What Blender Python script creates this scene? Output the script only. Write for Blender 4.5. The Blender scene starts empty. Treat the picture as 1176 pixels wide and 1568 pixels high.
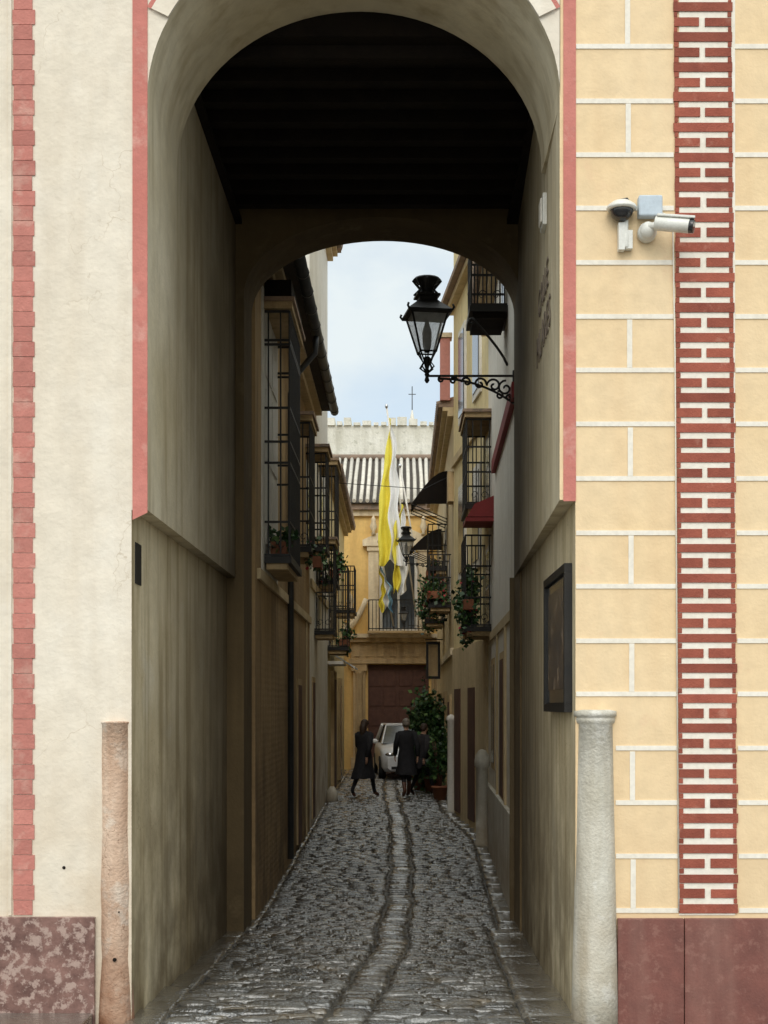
import bpy, math, random
from mathutils import Vector, Matrix
random.seed(7)
R=random.random
def U(a,b): return a+(b-a)*random.random()
scene=bpy.context.scene

# ------------------------------------------------------------------ materials
def mat(name,c1,c2=None,scale=2.0,rough=0.85,bump=0.15,bscale=60,stain=None,stain_amt=0.5,
        metallic=0.0,spec=0.3,rough2=None,low_dirt=None,island=0.0,lines=None,patch=None,vscale=(1,1,1),deep=None,coat=0,crack=None):
    m=bpy.data.materials.new(name); m.use_nodes=True
    nt=m.node_tree; N=nt.nodes; L=nt.links
    for n in list(N): N.remove(n)
    out=N.new('ShaderNodeOutputMaterial'); b=N.new('ShaderNodeBsdfPrincipled')
    L.new(b.outputs[0],out.inputs[0])
    b.inputs['Metallic'].default_value=metallic
    b.inputs['Specular IOR Level'].default_value=spec
    if coat: b.inputs['Coat Weight'].default_value=coat; b.inputs['Coat Roughness'].default_value=0.07
    tc=N.new('ShaderNodeTexCoord')
    mp=N.new('ShaderNodeMapping'); mp.inputs['Scale'].default_value=vscale
    L.new(tc.outputs['Object'],mp.inputs[0]); co=mp.outputs[0]
    def noise(s,d=3,vec=None,rg=0.55):
        n=N.new('ShaderNodeTexNoise'); n.inputs['Scale'].default_value=s
        n.inputs['Detail'].default_value=d; n.inputs['Roughness'].default_value=rg
        L.new(vec or co,n.inputs['Vector']); return n.outputs[0]
    def ramp(x,a,bb,lo=0.0,hi=1.0):
        r=N.new('ShaderNodeMapRange'); r.inputs[1].default_value=a; r.inputs[2].default_value=bb
        r.inputs[3].default_value=lo; r.inputs[4].default_value=hi
        L.new(x,r.inputs[0]); return r.outputs[0]
    def mix(f,a,bb,bt='MIX'):
        x=N.new('ShaderNodeMix'); x.data_type='RGBA'; x.blend_type=bt
        for i,v in ((0,f),(6,a),(7,bb)):
            if hasattr(v,'is_output'): L.new(v,x.inputs[i])
            elif i==0: x.inputs[0].default_value=v
            else: x.inputs[i].default_value=(v[0],v[1],v[2],1)
        return x.outputs[2]
    c2=c2 or tuple(v*0.8 for v in c1)
    col=mix(ramp(noise(scale,4),0.30,0.70),c1,c2)
    g=ramp(noise(scale*9,3),0.3,0.7,0.92,1.05)
    gm=N.new('ShaderNodeCombineColor')
    for i in range(3): L.new(g,gm.inputs[i])
    col=mix(1.0,col,gm.outputs[0],'MULTIPLY')
    if patch:
        wd_=patch[4] if len(patch)>4 else 0.05
        col=mix(ramp(noise(patch[1],5,rg=0.65),patch[2],patch[2]+wd_,0,patch[3]),col,patch[0])
    if stain:
        m2=N.new('ShaderNodeMapping'); m2.inputs['Scale'].default_value=(5,5,0.45)
        L.new(tc.outputs['Object'],m2.inputs[0])
        s=ramp(noise(1.0,4,m2.outputs[0]),0.46,0.72,0,stain_amt)
        col=mix(s,col,stain)
    if crack:
        vo=N.new('ShaderNodeTexVoronoi'); vo.feature='DISTANCE_TO_EDGE'; vo.inputs['Scale'].default_value=crack[1]
        wn=N.new('ShaderNodeTexNoise'); wn.inputs['Scale'].default_value=4; wn.inputs['Detail'].default_value=4
        wm=N.new('ShaderNodeVectorMath'); wm.operation='MULTIPLY_ADD'; wm.inputs[1].default_value=(0.6,0.6,0.6)
        L.new(co,wn.inputs['Vector']); L.new(wn.outputs['Color'],wm.inputs[0]); L.new(co,wm.inputs[2]); L.new(wm.outputs[0],vo.inputs['Vector'])
        cf=ramp(vo.outputs[0],0.0,0.006,1,0); cn=ramp(noise(0.8,3),0.50,0.58,0,crack[2])
        mu=N.new('ShaderNodeMath'); mu.operation='MULTIPLY'; L.new(cf,mu.inputs[0]); L.new(cn,mu.inputs[1])
        col=mix(mu.outputs[0],col,crack[0])
    if low_dirt or deep:
        sx=N.new('ShaderNodeSeparateXYZ'); L.new(tc.outputs['Object'],sx.inputs[0])
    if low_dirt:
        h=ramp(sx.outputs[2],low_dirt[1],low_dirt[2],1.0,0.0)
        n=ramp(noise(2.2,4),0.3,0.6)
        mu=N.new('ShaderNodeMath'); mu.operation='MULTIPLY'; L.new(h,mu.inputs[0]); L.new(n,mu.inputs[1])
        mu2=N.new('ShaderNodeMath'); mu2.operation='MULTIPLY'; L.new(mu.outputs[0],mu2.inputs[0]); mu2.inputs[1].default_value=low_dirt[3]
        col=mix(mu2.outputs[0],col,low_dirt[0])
    if deep:   # interior shade, with staining, painted into the stucco toward the passage's inner end
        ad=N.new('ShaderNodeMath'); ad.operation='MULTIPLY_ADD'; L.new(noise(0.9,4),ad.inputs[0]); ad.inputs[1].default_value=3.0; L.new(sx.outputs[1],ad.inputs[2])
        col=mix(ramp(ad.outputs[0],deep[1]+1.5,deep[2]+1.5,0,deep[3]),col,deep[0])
    if island>0:
        gi=N.new('ShaderNodeNewGeometry')
        v=ramp(gi.outputs['Random Per Island'],0,1,1-island,1+island)
        cc=N.new('ShaderNodeCombineColor')
        for i in range(3): L.new(v,cc.inputs[i])
        col=mix(1.0,col,cc.outputs[0],'MULTIPLY')
    L.new(col,b.inputs['Base Color'])
    if rough2 is not None:
        L.new(ramp(noise(scale*2.3,3),0.35,0.65,rough,rough2),b.inputs['Roughness'])
    else: b.inputs['Roughness'].default_value=rough
    if bump>0:
        n1=noise(bscale,3); n2=noise(bscale*0.06,3)
        ad=N.new('ShaderNodeMath'); ad.operation='MULTIPLY_ADD'; L.new(n2,ad.inputs[0]); ad.inputs[1].default_value=3.0; L.new(n1,ad.inputs[2])
        h=ad.outputs[0]
        if lines:
            w=N.new('ShaderNodeTexWave'); w.wave_type='BANDS'; w.bands_direction='Z'; w.inputs['Scale'].default_value=lines
            w.inputs['Distortion'].default_value=2.5; L.new(tc.outputs['Object'],w.inputs[0])
            a2=N.new('ShaderNodeMath'); a2.operation='MULTIPLY_ADD'; L.new(w.outputs['Fac'],a2.inputs[0]); a2.inputs[1].default_value=0.25; L.new(h,a2.inputs[2]); h=a2.outputs[0]
        bp=N.new('ShaderNodeBump'); bp.inputs['Strength'].default_value=bump; bp.inputs['Distance'].default_value=0.02
        L.new(h,bp.inputs['Height']); L.new(bp.outputs[0],b.inputs['Normal'])
        if coat: L.new(bp.outputs[0],b.inputs['Coat Normal'])
    return m

CREAM=mat('cream_stucco',(0.78,0.71,0.60),(0.72,0.64,0.52),0.7,0.9,0.28,22,stain=(0.55,0.45,0.33),stain_amt=0.32,low_dirt=((0.54,0.41,0.27),0.3,2.4,0.5),patch=((0.82,0.77,0.68),1.3,0.52,0.5,0.2),crack=((0.45,0.36,0.25),0.9,0.55))
SHADE_STAIN=(0.075,0.050,0.022)  # dark brown for the passage's shade and stains, mixed into the wall colour
PASS=mat('passage_stucco',(0.80,0.70,0.50),(0.62,0.51,0.32),0.8,0.9,0.3,22,stain=(0.30,0.22,0.10),stain_amt=0.75,low_dirt=((0.17,0.125,0.065),-0.3,2.6,0.95),patch=((0.84,0.78,0.64),1.1,0.58,0.5,0.12),deep=(SHADE_STAIN,10.9,15.9,0.93),crack=((0.25,0.18,0.1),1.2,0.5))
PASSU=mat('upper_passage_stucco',(0.78,0.70,0.53),(0.63,0.54,0.36),0.7,0.9,0.25,26,stain=(0.36,0.27,0.14),stain_amt=0.6,deep=(SHADE_STAIN,10.5,15.2,0.93))
REAR=mat('shade_darkened_rear_stucco',(0.15,0.105,0.05),(0.095,0.066,0.032),0.9,0.9,0.3,30,stain=(0.06,0.04,0.02),stain_amt=0.5,patch=((0.20,0.15,0.08),1.5,0.58,0.6,0.1))  # rear arch faces away from the light; its shade is put into this brown
YEL=mat('yellow_stucco',(0.80,0.625,0.40),(0.77,0.58,0.345),0.9,0.9,0.15,40,stain=(0.70,0.49,0.28),stain_amt=0.35,patch=((0.76,0.50,0.32),2.0,0.62,0.4,0.1),low_dirt=((0.66,0.47,0.28),0.6,2.4,0.4))
JOINT=mat('white_joint',(0.83,0.79,0.71),(0.77,0.71,0.60),3,0.9,0.08,70)
REDB=mat('red_brick_paint',(0.34,0.098,0.062),(0.255,0.068,0.045),5,0.85,0.3,90,island=0.2,patch=((0.46,0.22,0.16),6,0.60,0.5,0.1))
PINK=mat('pink_brick_paint',(0.52,0.215,0.175),(0.45,0.165,0.135),2,0.85,0.3,60,island=0.10,patch=((0.62,0.38,0.31),4,0.55,0.5,0.12))
PINKB=mat('pink_band_paint',(0.58,0.225,0.185),(0.50,0.17,0.138),1.5,0.85,0.2,60,patch=((0.68,0.42,0.35),3,0.55,0.5,0.12))
PLINR=mat('red_granite',(0.225,0.088,0.07),(0.16,0.064,0.052),6,0.5,0.12,60,patch=((0.30,0.15,0.12),14,0.55,0.5,0.1),stain=(0.34,0.2,0.16),stain_amt=0.35)
PLINL=mat('mottled_marble',(0.26,0.145,0.12),(0.12,0.062,0.052),9,0.4,0.15,50,patch=((0.46,0.34,0.29),16,0.50,0.75,0.08))
GREYST=mat('grey_column_stone',(0.66,0.63,0.55),(0.50,0.47,0.39),3,0.8,0.4,50,stain=(0.32,0.26,0.17),stain_amt=0.7,low_dirt=((0.34,0.24,0.13),-0.2,1.0,0.8),patch=((0.72,0.70,0.64),4,0.58,0.6))
TANST=mat('tan_column_stone',(0.72,0.55,0.42),(0.56,0.39,0.28),3,0.85,0.6,40,stain=(0.36,0.20,0.12),stain_amt=0.8,low_dirt=((0.22,0.085,0.035),-0.2,1.1,1.0),patch=((0.72,0.64,0.54),4,0.54,0.7,0.08),crack=((0.25,0.15,0.1),2.2,0.8))
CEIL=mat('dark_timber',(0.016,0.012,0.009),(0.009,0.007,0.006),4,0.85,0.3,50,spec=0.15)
IRON=mat('black_iron',(0.018,0.018,0.018),(0.03,0.027,0.024),6,0.5,0.1,80,metallic=0.3,spec=0.4)
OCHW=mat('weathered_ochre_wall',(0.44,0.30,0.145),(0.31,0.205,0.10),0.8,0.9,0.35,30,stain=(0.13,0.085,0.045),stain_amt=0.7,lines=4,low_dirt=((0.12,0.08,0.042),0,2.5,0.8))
BEIGE=mat('beige_wall',(0.64,0.51,0.31),(0.54,0.42,0.24),1,0.9,0.3,40,stain=(0.34,0.25,0.14),stain_amt=0.5)
WHITE=mat('white_wall',(0.80,0.77,0.69),(0.72,0.68,0.59),1,0.9,0.2,40,stain=(0.46,0.41,0.32),stain_amt=0.4,low_dirt=((0.42,0.33,0.21),0,3.6,0.9))
YEL2=mat('pale_yellow_wall',(0.78,0.66,0.38),(0.71,0.57,0.30),1,0.9,0.2,40,stain=(0.46,0.34,0.17),stain_amt=0.4,low_dirt=((0.36,0.28,0.16),0,3,0.8))
OCH=mat('ochre_wall',(0.78,0.54,0.21),(0.70,0.46,0.16),1,0.9,0.2,40,stain=(0.46,0.28,0.11),stain_amt=0.4)
STONE=mat('portal_sandstone',(0.58,0.43,0.24),(0.46,0.33,0.17),2,0.85,0.4,30,stain=(0.22,0.15,0.08),stain_amt=0.6)
LSTONE=mat('light_sandstone',(0.76,0.65,0.46),(0.64,0.52,0.34),2,0.85,0.4,30,stain=(0.36,0.26,0.16),stain_amt=0.5)
DOOR=mat('brown_wood_door',(0.125,0.060,0.042),(0.085,0.040,0.030),6,0.6,0.2,40)
GLASS=mat('dark_window_glass',(0.05,0.055,0.06),(0.03,0.035,0.04),3,0.12,0,10,spec=0.6)
FRAME=mat('white_window_frame',(0.76,0.73,0.66),(0.66,0.62,0.55),4,0.6,0.1,40)
TILE=mat('roof_tile',(0.34,0.24,0.17),(0.22,0.16,0.12),3,0.85,0.4,40,island=0.25,patch=((0.12,0.11,0.09),5,0.55,0.6))
TILEL=mat('lime_washed_tile',(0.62,0.58,0.50),(0.48,0.44,0.37),3,0.85,0.3,40,island=0.15)
TILED=mat('dark_roof_channel',(0.05,0.045,0.04),(0.08,0.065,0.05),3,0.85,0.3,40)
RUIN=mat('lichen_stone_wall',(0.78,0.76,0.68),(0.62,0.60,0.51),1.6,0.9,0.6,14,patch=((0.34,0.34,0.27),5.0,0.56,0.6,0.12),stain=(0.4,0.38,0.3),stain_amt=0.5)
ZINC=mat('dark_gutter_zinc',(0.06,0.065,0.07),(0.09,0.09,0.09),3,0.45,0.1,40,metallic=0.5)
COB=mat('wet_cobbles',(0.120,0.113,0.100),(0.062,0.059,0.053),1.5,0.10,0.75,30,rough2=0.30,island=0.42,spec=1.0,coat=1.0,patch=((0.17,0.13,0.08),1.3,0.54,0.5,0.12))
SLAB=mat('wet_slab_stone',(0.165,0.152,0.128),(0.095,0.088,0.074),1.2,0.10,0.6,20,rough2=0.32,island=0.25,spec=1.0,coat=1.0,patch=((0.20,0.15,0.09),1.2,0.52,0.55,0.12))
MORT=mat('street_joint_earth',(0.060,0.053,0.040),(0.035,0.032,0.026),3,0.15,0.5,60,rough2=0.6,spec=0.8)
GREYPL=mat('grey_plastic',(0.50,0.57,0.63),(0.45,0.52,0.58),6,0.5,0.05,60)
WHPL=mat('white_metal_paint',(0.76,0.76,0.71),(0.64,0.63,0.57),9,0.35,0.03,60,spec=0.5)
BLK=mat('black_lens',(0.02,0.02,0.022),(0.015,0.015,0.016),5,0.1,0,10,spec=0.6)
REDC=mat('red_painted_wood',(0.28,0.035,0.035),(0.2,0.03,0.03),4,0.6,0.1,40)
BLACKC=mat('black_cloth',(0.012,0.012,0.014),(0.020,0.019,0.022),14,0.85,0.3,120)
DARKC=mat('charcoal_cloth',(0.02,0.019,0.022),(0.035,0.03,0.03),14,0.85,0.3,120)
SKIN=mat('skin',(0.50,0.30,0.21),(0.44,0.25,0.17),8,0.5,0.05,80)
HAIRB=mat('brown_hair',(0.05,0.028,0.016),(0.03,0.018,0.012),20,0.5,0.3,150)
HAIRG=mat('grey_hair',(0.20,0.17,0.14),(0.12,0.10,0.08),20,0.5,0.3,150)
SHOE=mat('brown_leather',(0.14,0.055,0.032),(0.09,0.04,0.025),9,0.4,0.1,80)
LEAF=mat('leaf_green',(0.04,0.10,0.03),(0.022,0.06,0.018),5,0.5,0,20,island=0.6,spec=0.4)
LEAF2=mat('leaf_light_green',(0.10,0.17,0.045),(0.06,0.11,0.03),5,0.5,0,20,island=0.5,spec=0.4)
PETAL=mat('red_petal',(0.45,0.04,0.04),(0.35,0.03,0.06),5,0.6,0,20)
TERRA=mat('terracotta',(0.30,0.12,0.06),(0.22,0.085,0.045),5,0.8,0.2,50)
YFLAG=mat('yellow_flag_cloth',(0.84,0.74,0.10),(0.76,0.64,0.07),4,0.8,0.1,60)
WFLAG=mat('white_flag_cloth',(0.84,0.84,0.82),(0.78,0.78,0.76),4,0.8,0.1,60)
BFLAG=mat('blue_flag_cloth',(0.25,0.45,0.60),(0.2,0.38,0.52),4,0.8,0.1,60)
CARW=mat('white_car_paint',(0.80,0.81,0.82),(0.77,0.78,0.79),3,0.2,0,60,spec=0.6)
RUB=mat('tyre_rubber',(0.02,0.02,0.02),(0.03,0.03,0.03),9,0.8,0.1,60)
CHR=mat('chrome',(0.5,0.5,0.5),(0.45,0.45,0.45),9,0.15,0,60,metallic=0.9)
PINKW=mat('pink_trim',(0.60,0.28,0.24),(0.5,0.22,0.18),2,0.9,0.1,50)
INK=mat('faded_lettering_paint',(0.12,0.09,0.075),(0.24,0.20,0.16),9,0.8,0,60)

def lampglass():
    m=bpy.data.materials.new('lantern_glass'); m.use_nodes=True; nt=m.node_tree; N=nt.nodes
    for n in list(N): N.remove(n)
    o=N.new('ShaderNodeOutputMaterial'); a=N.new('ShaderNodeBsdfTransparent'); d=N.new('ShaderNodeBsdfTranslucent')
    d.inputs[0].default_value=(0.9,0.92,0.9,1); g=N.new('ShaderNodeBsdfPrincipled'); g.inputs['Base Color'].default_value=(0.85,0.87,0.85,1); g.inputs['Roughness'].default_value=0.15
    x=N.new('ShaderNodeMixShader'); x.inputs[0].default_value=0.35; y=N.new('ShaderNodeMixShader')
    nz=N.new('ShaderNodeTexNoise'); nz.inputs['Scale'].default_value=6; mr=N.new('ShaderNodeMapRange'); mr.inputs[3].default_value=0.30; mr.inputs[4].default_value=0.65
    nt.links.new(nz.outputs[0],mr.inputs[0]); nt.links.new(mr.outputs[0],y.inputs[0])
    nt.links.new(d.outputs[0],x.inputs[1]); nt.links.new(g.outputs[0],x.inputs[2])
    nt.links.new(a.outputs[0],y.inputs[1]); nt.links.new(x.outputs[0],y.inputs[2]); nt.links.new(y.outputs[0],o.inputs[0])
    return m
LGL=lampglass()

# ------------------------------------------------------------------ mesh builder
class MB:
    def __init__(s): s.v=[]; s.f=[]; s.m=[]; s.ms=[]; s.sm=[]
    def mi(s,m):
        if m not in s.ms: s.ms.append(m)
        return s.ms.index(m)
    def face(s,idx,m,sm=False): s.f.append(tuple(idx)); s.m.append(s.mi(m)); s.sm.append(sm)
    def poly(s,pts,m,sm=False):
        b=len(s.v); s.v+= [tuple(p) for p in pts]; s.face(range(b,b+len(pts)),m,sm)
    def hexa(s,p,m):
        b=len(s.v); s.v+=[tuple(q) for q in p]
        for f in ((0,3,2,1),(4,5,6,7),(0,1,5,4),(1,2,6,5),(2,3,7,6),(3,0,4,7)): s.face([b+i for i in f],m)
    def box(s,x0,x1,y0,y1,z0,z1,m):
        s.hexa([(x0,y0,z0),(x1,y0,z0),(x1,y1,z0),(x0,y1,z0),(x0,y0,z1),(x1,y0,z1),(x1,y1,z1),(x0,y1,z1)],m)
    def tube(s,pts,rad,m,n=8,caps=True):
        pts=[Vector(p) for p in pts]
        if not hasattr(rad,'__len__'): rad=[rad]*len(pts)
        rings=[]; up=None
        for i,p in enumerate(pts):
            d=(pts[min(i+1,len(pts)-1)]-pts[max(i-1,0)]).normalized()
            if up is None: up=Vector((0,0,1)) if abs(d.z)<0.9 else Vector((0,1,0))
            a=d.cross(up)
            if a.length<1e-4: a=d.cross(Vector((1,0,0)))
            a.normalize(); c=a.cross(d).normalized(); up=c
            b=len(s.v)
            for k in range(n):
                t=2*math.pi*k/n; s.v.append(tuple(p+(a*math.cos(t)+c*math.sin(t))*rad[i]))
            rings.append(b)
        for i in range(len(rings)-1):
            for k in range(n):
                k2=(k+1)%n; s.face((rings[i]+k,rings[i]+k2,rings[i+1]+k2,rings[i+1]+k),m,True)
        if caps:
            s.face([rings[0]+k for k in reversed(range(n))],m); s.face([rings[-1]+k for k in range(n)],m)
    def lathe(s,c,prof,m,n=16,ax='z',sx=1,sy=1,rot=0):
        rings=[]
        for r,h in prof:
            b=len(s.v)
            for k in range(n):
                t=2*math.pi*k/n+rot; a=r*math.cos(t)*sx; e=r*math.sin(t)*sy
                if ax=='z': s.v.append((c[0]+a,c[1]+e,c[2]+h))
                elif ax=='x': s.v.append((c[0]+h,c[1]+a,c[2]+e))
                else: s.v.append((c[0]+a,c[1]+h,c[2]+e))
            rings.append(b)
        for i in range(len(rings)-1):
            for k in range(n):
                k2=(k+1)%n; s.face((rings[i]+k,rings[i]+k2,rings[i+1]+k2,rings[i+1]+k),m,n>8)
        s.face([rings[0]+k for k in reversed(range(n))],m); s.face([rings[-1]+k for k in range(n)],m)
    def ball(s,c,rx,ry,rz,m,n=12,h=8):
        rings=[]
        for i in range(h+1):
            ph=math.pi*i/h; b=len(s.v); rr=max(math.sin(ph),0.03)
            for k in range(n):
                t=2*math.pi*k/n; s.v.append((c[0]+rx*rr*math.cos(t),c[1]+ry*rr*math.sin(t),c[2]-rz*math.cos(ph)))
            rings.append(b)
        for i in range(h):
            for k in range(n):
                k2=(k+1)%n; s.face((rings[i]+k,rings[i]+k2,rings[i+1]+k2,rings[i+1]+k),m,True)
    def build(s,name,parent=None,bevel=0):
        me=bpy.data.meshes.new(name); me.from_pydata(s.v,[],s.f)
        for m in s.ms: me.materials.append(m)
        me.polygons.foreach_set('material_index',s.m); me.polygons.foreach_set('use_smooth',s.sm)
        me.update()
        o=bpy.data.objects.new(name,me); scene.collection.objects.link(o)
        if parent: o.parent=parent
        if bevel:
            b=o.modifiers.new('bevel','BEVEL'); b.width=bevel; b.segments=2; b.limit_method='ANGLE'; b.angle_limit=math.radians(50)
        return o
def empty(name,loc=(0,0,0)):
    e=bpy.data.objects.new(name,None); e.location=loc; scene.collection.objects.link(e); return e

# ------------------------------------------------------------------ ground profile (street dips under the gate then climbs)
PR=[(-200,0.0),(9,0.0),(10,-0.01),(12,-0.1),(15,-0.22),(18,-0.22),(24,-0.06),(32,0.13),(45,0.2),(300,0.2)]
def gz(y):
    for (a,za),(b,zb) in zip(PR,PR[1:]):
        if a<=y<=b: return za+(zb-za)*(y-a)/(b-a)
    return 0
g=MB(); ys=[-200,-60,-20,0,4,7,9,10,11,12,13.5,15,16.5,18,20,22,24,28,32,38,45,60,120,300]
xs=[-200,-40,-6,6,40,200]
for i,y in enumerate(ys):
    for x in xs: g.v.append((x,y,gz(y)-0.030))
nx=len(xs)
for i in range(len(ys)-1):
    for j in range(nx-1): g.face((i*nx+j,i*nx+j+1,(i+1)*nx+j+1,(i+1)*nx+j),MORT)
g.build('ground')

def strip_x(y):   # centre of the worn strip of setts
    pts=[(8,-0.66),(10,-0.44),(11.5,-0.29),(14,-0.12),(18,-0.03),(22,-0.01),(27,-0.06),(31,-0.2),(36,-0.3),(46,-0.3)]
    w=0.018*math.sin(y*1.9)+0.012*math.sin(y*4.3+1)
    for (a,xa),(b,xb) in zip(pts,pts[1:]):
        if a<=y<=b: return xa+(xb-xa)*(y-a)/(b-a)+w
    return (pts[0][1] if y<8 else pts[-1][1])+w
def wl(y):
    return -1.9 if y<15.3 else -1.66
def wr(y):
    if y<16: return 1.22+0.012*(y-10)
    if y<24: return 1.30+0.15*(y-16)/8
    if y<29: return 1.45-0.40*(y-24)/5
    return 1.05
def camber(x,y):
    return -0.014*math.exp(-((x-strip_x(y))/0.35)**2)+0.012+0.012*math.sin(x*3.1+y*1.3)*math.sin(y*0.8+x)
st=MB()
def stone(cx,cy,hx,hy,m,h=0.035,round_=0.7,tilt=0.006,dz=0,sk=0.0,dome=1.14):
    z=gz(cy)-0.045+camber(cx,cy); b=len(st.v); n=8
    tx,ty=U(-tilt,tilt),U(-tilt*1.5,tilt*1.5); top=h+U(-0.005,0.005)+dz
    ja=[U(0.92,1.04) for _ in range(n)]
    for (k,zz) in ((1.0,0.0),(0.98,top*0.66),(0.76,top*0.97)):
        for i in range(n):
            t=2*math.pi*(i+0.5)/n; ca,sa=math.cos(t),math.sin(t)
            p=round_; px=math.copysign(abs(ca)**p,ca)*1.07*ja[i]; py=math.copysign(abs(sa)**p,sa)*1.07*ja[i]
            st.v.append((cx+px*hx*k,cy+py*hy*k+sk*px*hx,z+zz+ (px*tx+py*ty if zz>0 else 0)))
    st.v.append((cx,cy,z+top*dome))
    for r in range(2):
        for i in range(n):
            j=(i+1)%n; st.face((b+r*n+i,b+r*n+j,b+(r+1)*n+j,b+(r+1)*n+i),m,True)
    for i in range(n): st.face((b+2*n+i,b+2*n+(i+1)%n,b+3*n),m,True)
y=8.6
while y<45:
    d=U(0.085,0.125); cy=y+d/2; sc=strip_x(cy); L0=wl(cy)-0.05; R0=wr(cy)+0.05
    if cy<15.3: L1,R1=L0+U(0.25,0.32),R0-0.42
    else: L1,R1=L0+0.12,R0-0.30
    for a,bx in ((L1,sc-0.160-U(0,0.02)),(sc+0.160+U(0,0.02),R1)):
        x=a
        while x<bx-0.03:
            w=min(U(0.14,0.34) if cy>12.2 else U(0.2,0.55),bx-x)
            if bx-(x+w)<0.07: w=bx-x
            wv=0.035*math.sin(cy*0.9+x*1.7)+0.05*abs(x-sc)
            sk=0.06*math.cos(cy*0.9+x*1.7)+(0.05 if x>sc else -0.05)
            stone(x+w/2,cy+U(-0.006,0.006)+wv,w/2-0.004,d/2-0.003,COB,0.035+U(-0.005,0.006),0.48,0.008,0,sk)
            x+=w
    y+=d
y=8.6
while y<45:
    d=U(0.09,0.20); cy=y+d/2; sc=strip_x(cy)
    stone(sc+U(-.010,.010),cy,0.150+U(-0.018,0.006),d/2-0.004,COB if R()<0.5 else SLAB,0.038,0.36,0.007,0,U(-0.06,0.06)); y+=d
for side in (0,1):
    y=8.6
    while y<44:
        d=U(0.35,0.8) ; cy=y+d/2
        if side==0:
            if cy<15.3: a,b_=wl(cy)-0.03,wl(cy)+0.24
            else: a,b_=wl(cy)-0.03,wl(cy)+0.09
        else:
            a,b_=(wr(cy)-0.36,wr(cy)+0.04) if cy<15.3 else (wr(cy)-0.24,wr(cy)+0.04)
        stone((a+b_)/2,cy,(b_-a)/2-0.006,d/2-0.007,SLAB,0.036,0.22,0.005,dome=1.02); y+=d
for iy in range(9):
    y=8.6-0.5*iy-0.25; x=-6+U(0,0.4)
    while x<6:
        w=U(0.5,0.9); stone(x+w/2,y,w/2-0.008,0.24,SLAB,0.037,0.2,0.002,dome=1.0); x+=w
st.build('cobblestone_street')

# ------------------------------------------------------------------ gate building
gate=empty('arched_gate_building')
YF=10.0; YB=16.1; TOP=11.5
w=MB()
def wallquads(mb,side,x0l,x1l,x0u,x1u,zl,front_m,in_l,in_u):
    out=-9.0 if side<0 else 9.0
    z0=-0.5
    def q(pts,m): mb.poly(pts if side>0 else pts[::-1],m)
    q([(x0l,YF,z0),(x0l,YF,zl),(x1l,YB,zl),(x1l,YB,z0)],in_l)
    q([(x0u,YF,zl),(x0u,YF,TOP),(x1u,YB,TOP),(x1u,YB,zl)],in_u)
    q([(x0l,YF,zl),(x0u,YF,zl),(x1u,YB,zl),(x1l,YB,zl)],in_u)
    q([(x0l,YF,z0),(out,YF,z0),(out,YF,zl),(x0l,YF,zl)],front_m)
    q([(x0u,YF,zl),(out,YF,zl),(out,YF,TOP),(x0u,YF,TOP)],front_m)
    q([(x0l,YB,z0),(x0l,YB,zl),(out,YB,zl),(out,YB,z0)],in_l)
    q([(x1u,YB,zl),(x1u,YB,TOP),(out,YB,TOP),(out,YB,zl)],in_u)
    q([(out,YF,z0),(out,YB,z0),(out,YB,TOP),(out,YF,TOP)],front_m)
    q([(x0u,YF,TOP),(out,YF,TOP),(out,YB,TOP),(x1u,YB,TOP)],front_m)
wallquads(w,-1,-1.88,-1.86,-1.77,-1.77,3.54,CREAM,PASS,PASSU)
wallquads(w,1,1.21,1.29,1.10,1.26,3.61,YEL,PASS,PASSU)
w.build('walls',gate)
def arch(mb,y0,y1,xc,hw,zs,rise,top,mf,ms,mb_):
    n=40; P=[]
    for i in range(n+1):
        t=math.pi*(1-i/n); P.append((xc+hw*math.cos(t),zs+rise*math.sin(t)))
    for (xa,za),(xb,zb) in zip(P,P[1:]):
        mb.poly([(xa,y0,za),(xb,y0,zb),(xb,y0,top),(xa,y0,top)],mf)
        mb.poly([(xa,y0,za),(xa,y1,za),(xb,y1,zb),(xb,y0,zb)],ms,True)
        mb.poly([(xa,y1,za),(xa,y1,top),(xb,y1,top),(xb,y1,zb)],mb_)
    mb.poly([(xc-hw,y0,top),(xc+hw,y0,top),(xc+hw,y1,top),(xc-hw,y1,top)],mf)
a=MB(); arch(a,YF,11.35,-0.333,1.437,6.41,1.25,TOP,CREAM,PASSU,PASSU)
a.box(1.104,1.145,10.004,11.35,6.38,TOP-0.1,PASSU)
a.build('front_arch',gate)
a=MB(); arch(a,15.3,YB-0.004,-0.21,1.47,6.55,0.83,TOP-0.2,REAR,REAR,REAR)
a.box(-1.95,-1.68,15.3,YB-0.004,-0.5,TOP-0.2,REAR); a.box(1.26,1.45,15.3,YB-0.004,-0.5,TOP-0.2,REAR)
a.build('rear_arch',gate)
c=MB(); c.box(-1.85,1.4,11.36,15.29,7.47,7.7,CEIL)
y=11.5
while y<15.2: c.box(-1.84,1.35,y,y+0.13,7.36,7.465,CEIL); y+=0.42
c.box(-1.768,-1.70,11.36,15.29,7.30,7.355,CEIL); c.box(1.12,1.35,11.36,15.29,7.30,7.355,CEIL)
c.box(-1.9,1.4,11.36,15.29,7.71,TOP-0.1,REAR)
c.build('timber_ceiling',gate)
b=MB()
b.box(-1.872,-1.768,9.992,10.0-0.0005,3.56,TOP-0.5,PINKB)
b.poly([(-1.872,9.993,3.56),(-1.768,9.993,3.56),(-1.768,9.993,3.52),(-1.872,9.993,3.47)][::-1],PINKB)
b.box(1.125,1.212,9.992,9.9995,3.60,TOP-0.5,PINKB)
n=48
def E(t,o): return (-0.333+(1.437+o)*math.cos(t),6.41+(1.25+o)*math.sin(t))
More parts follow.
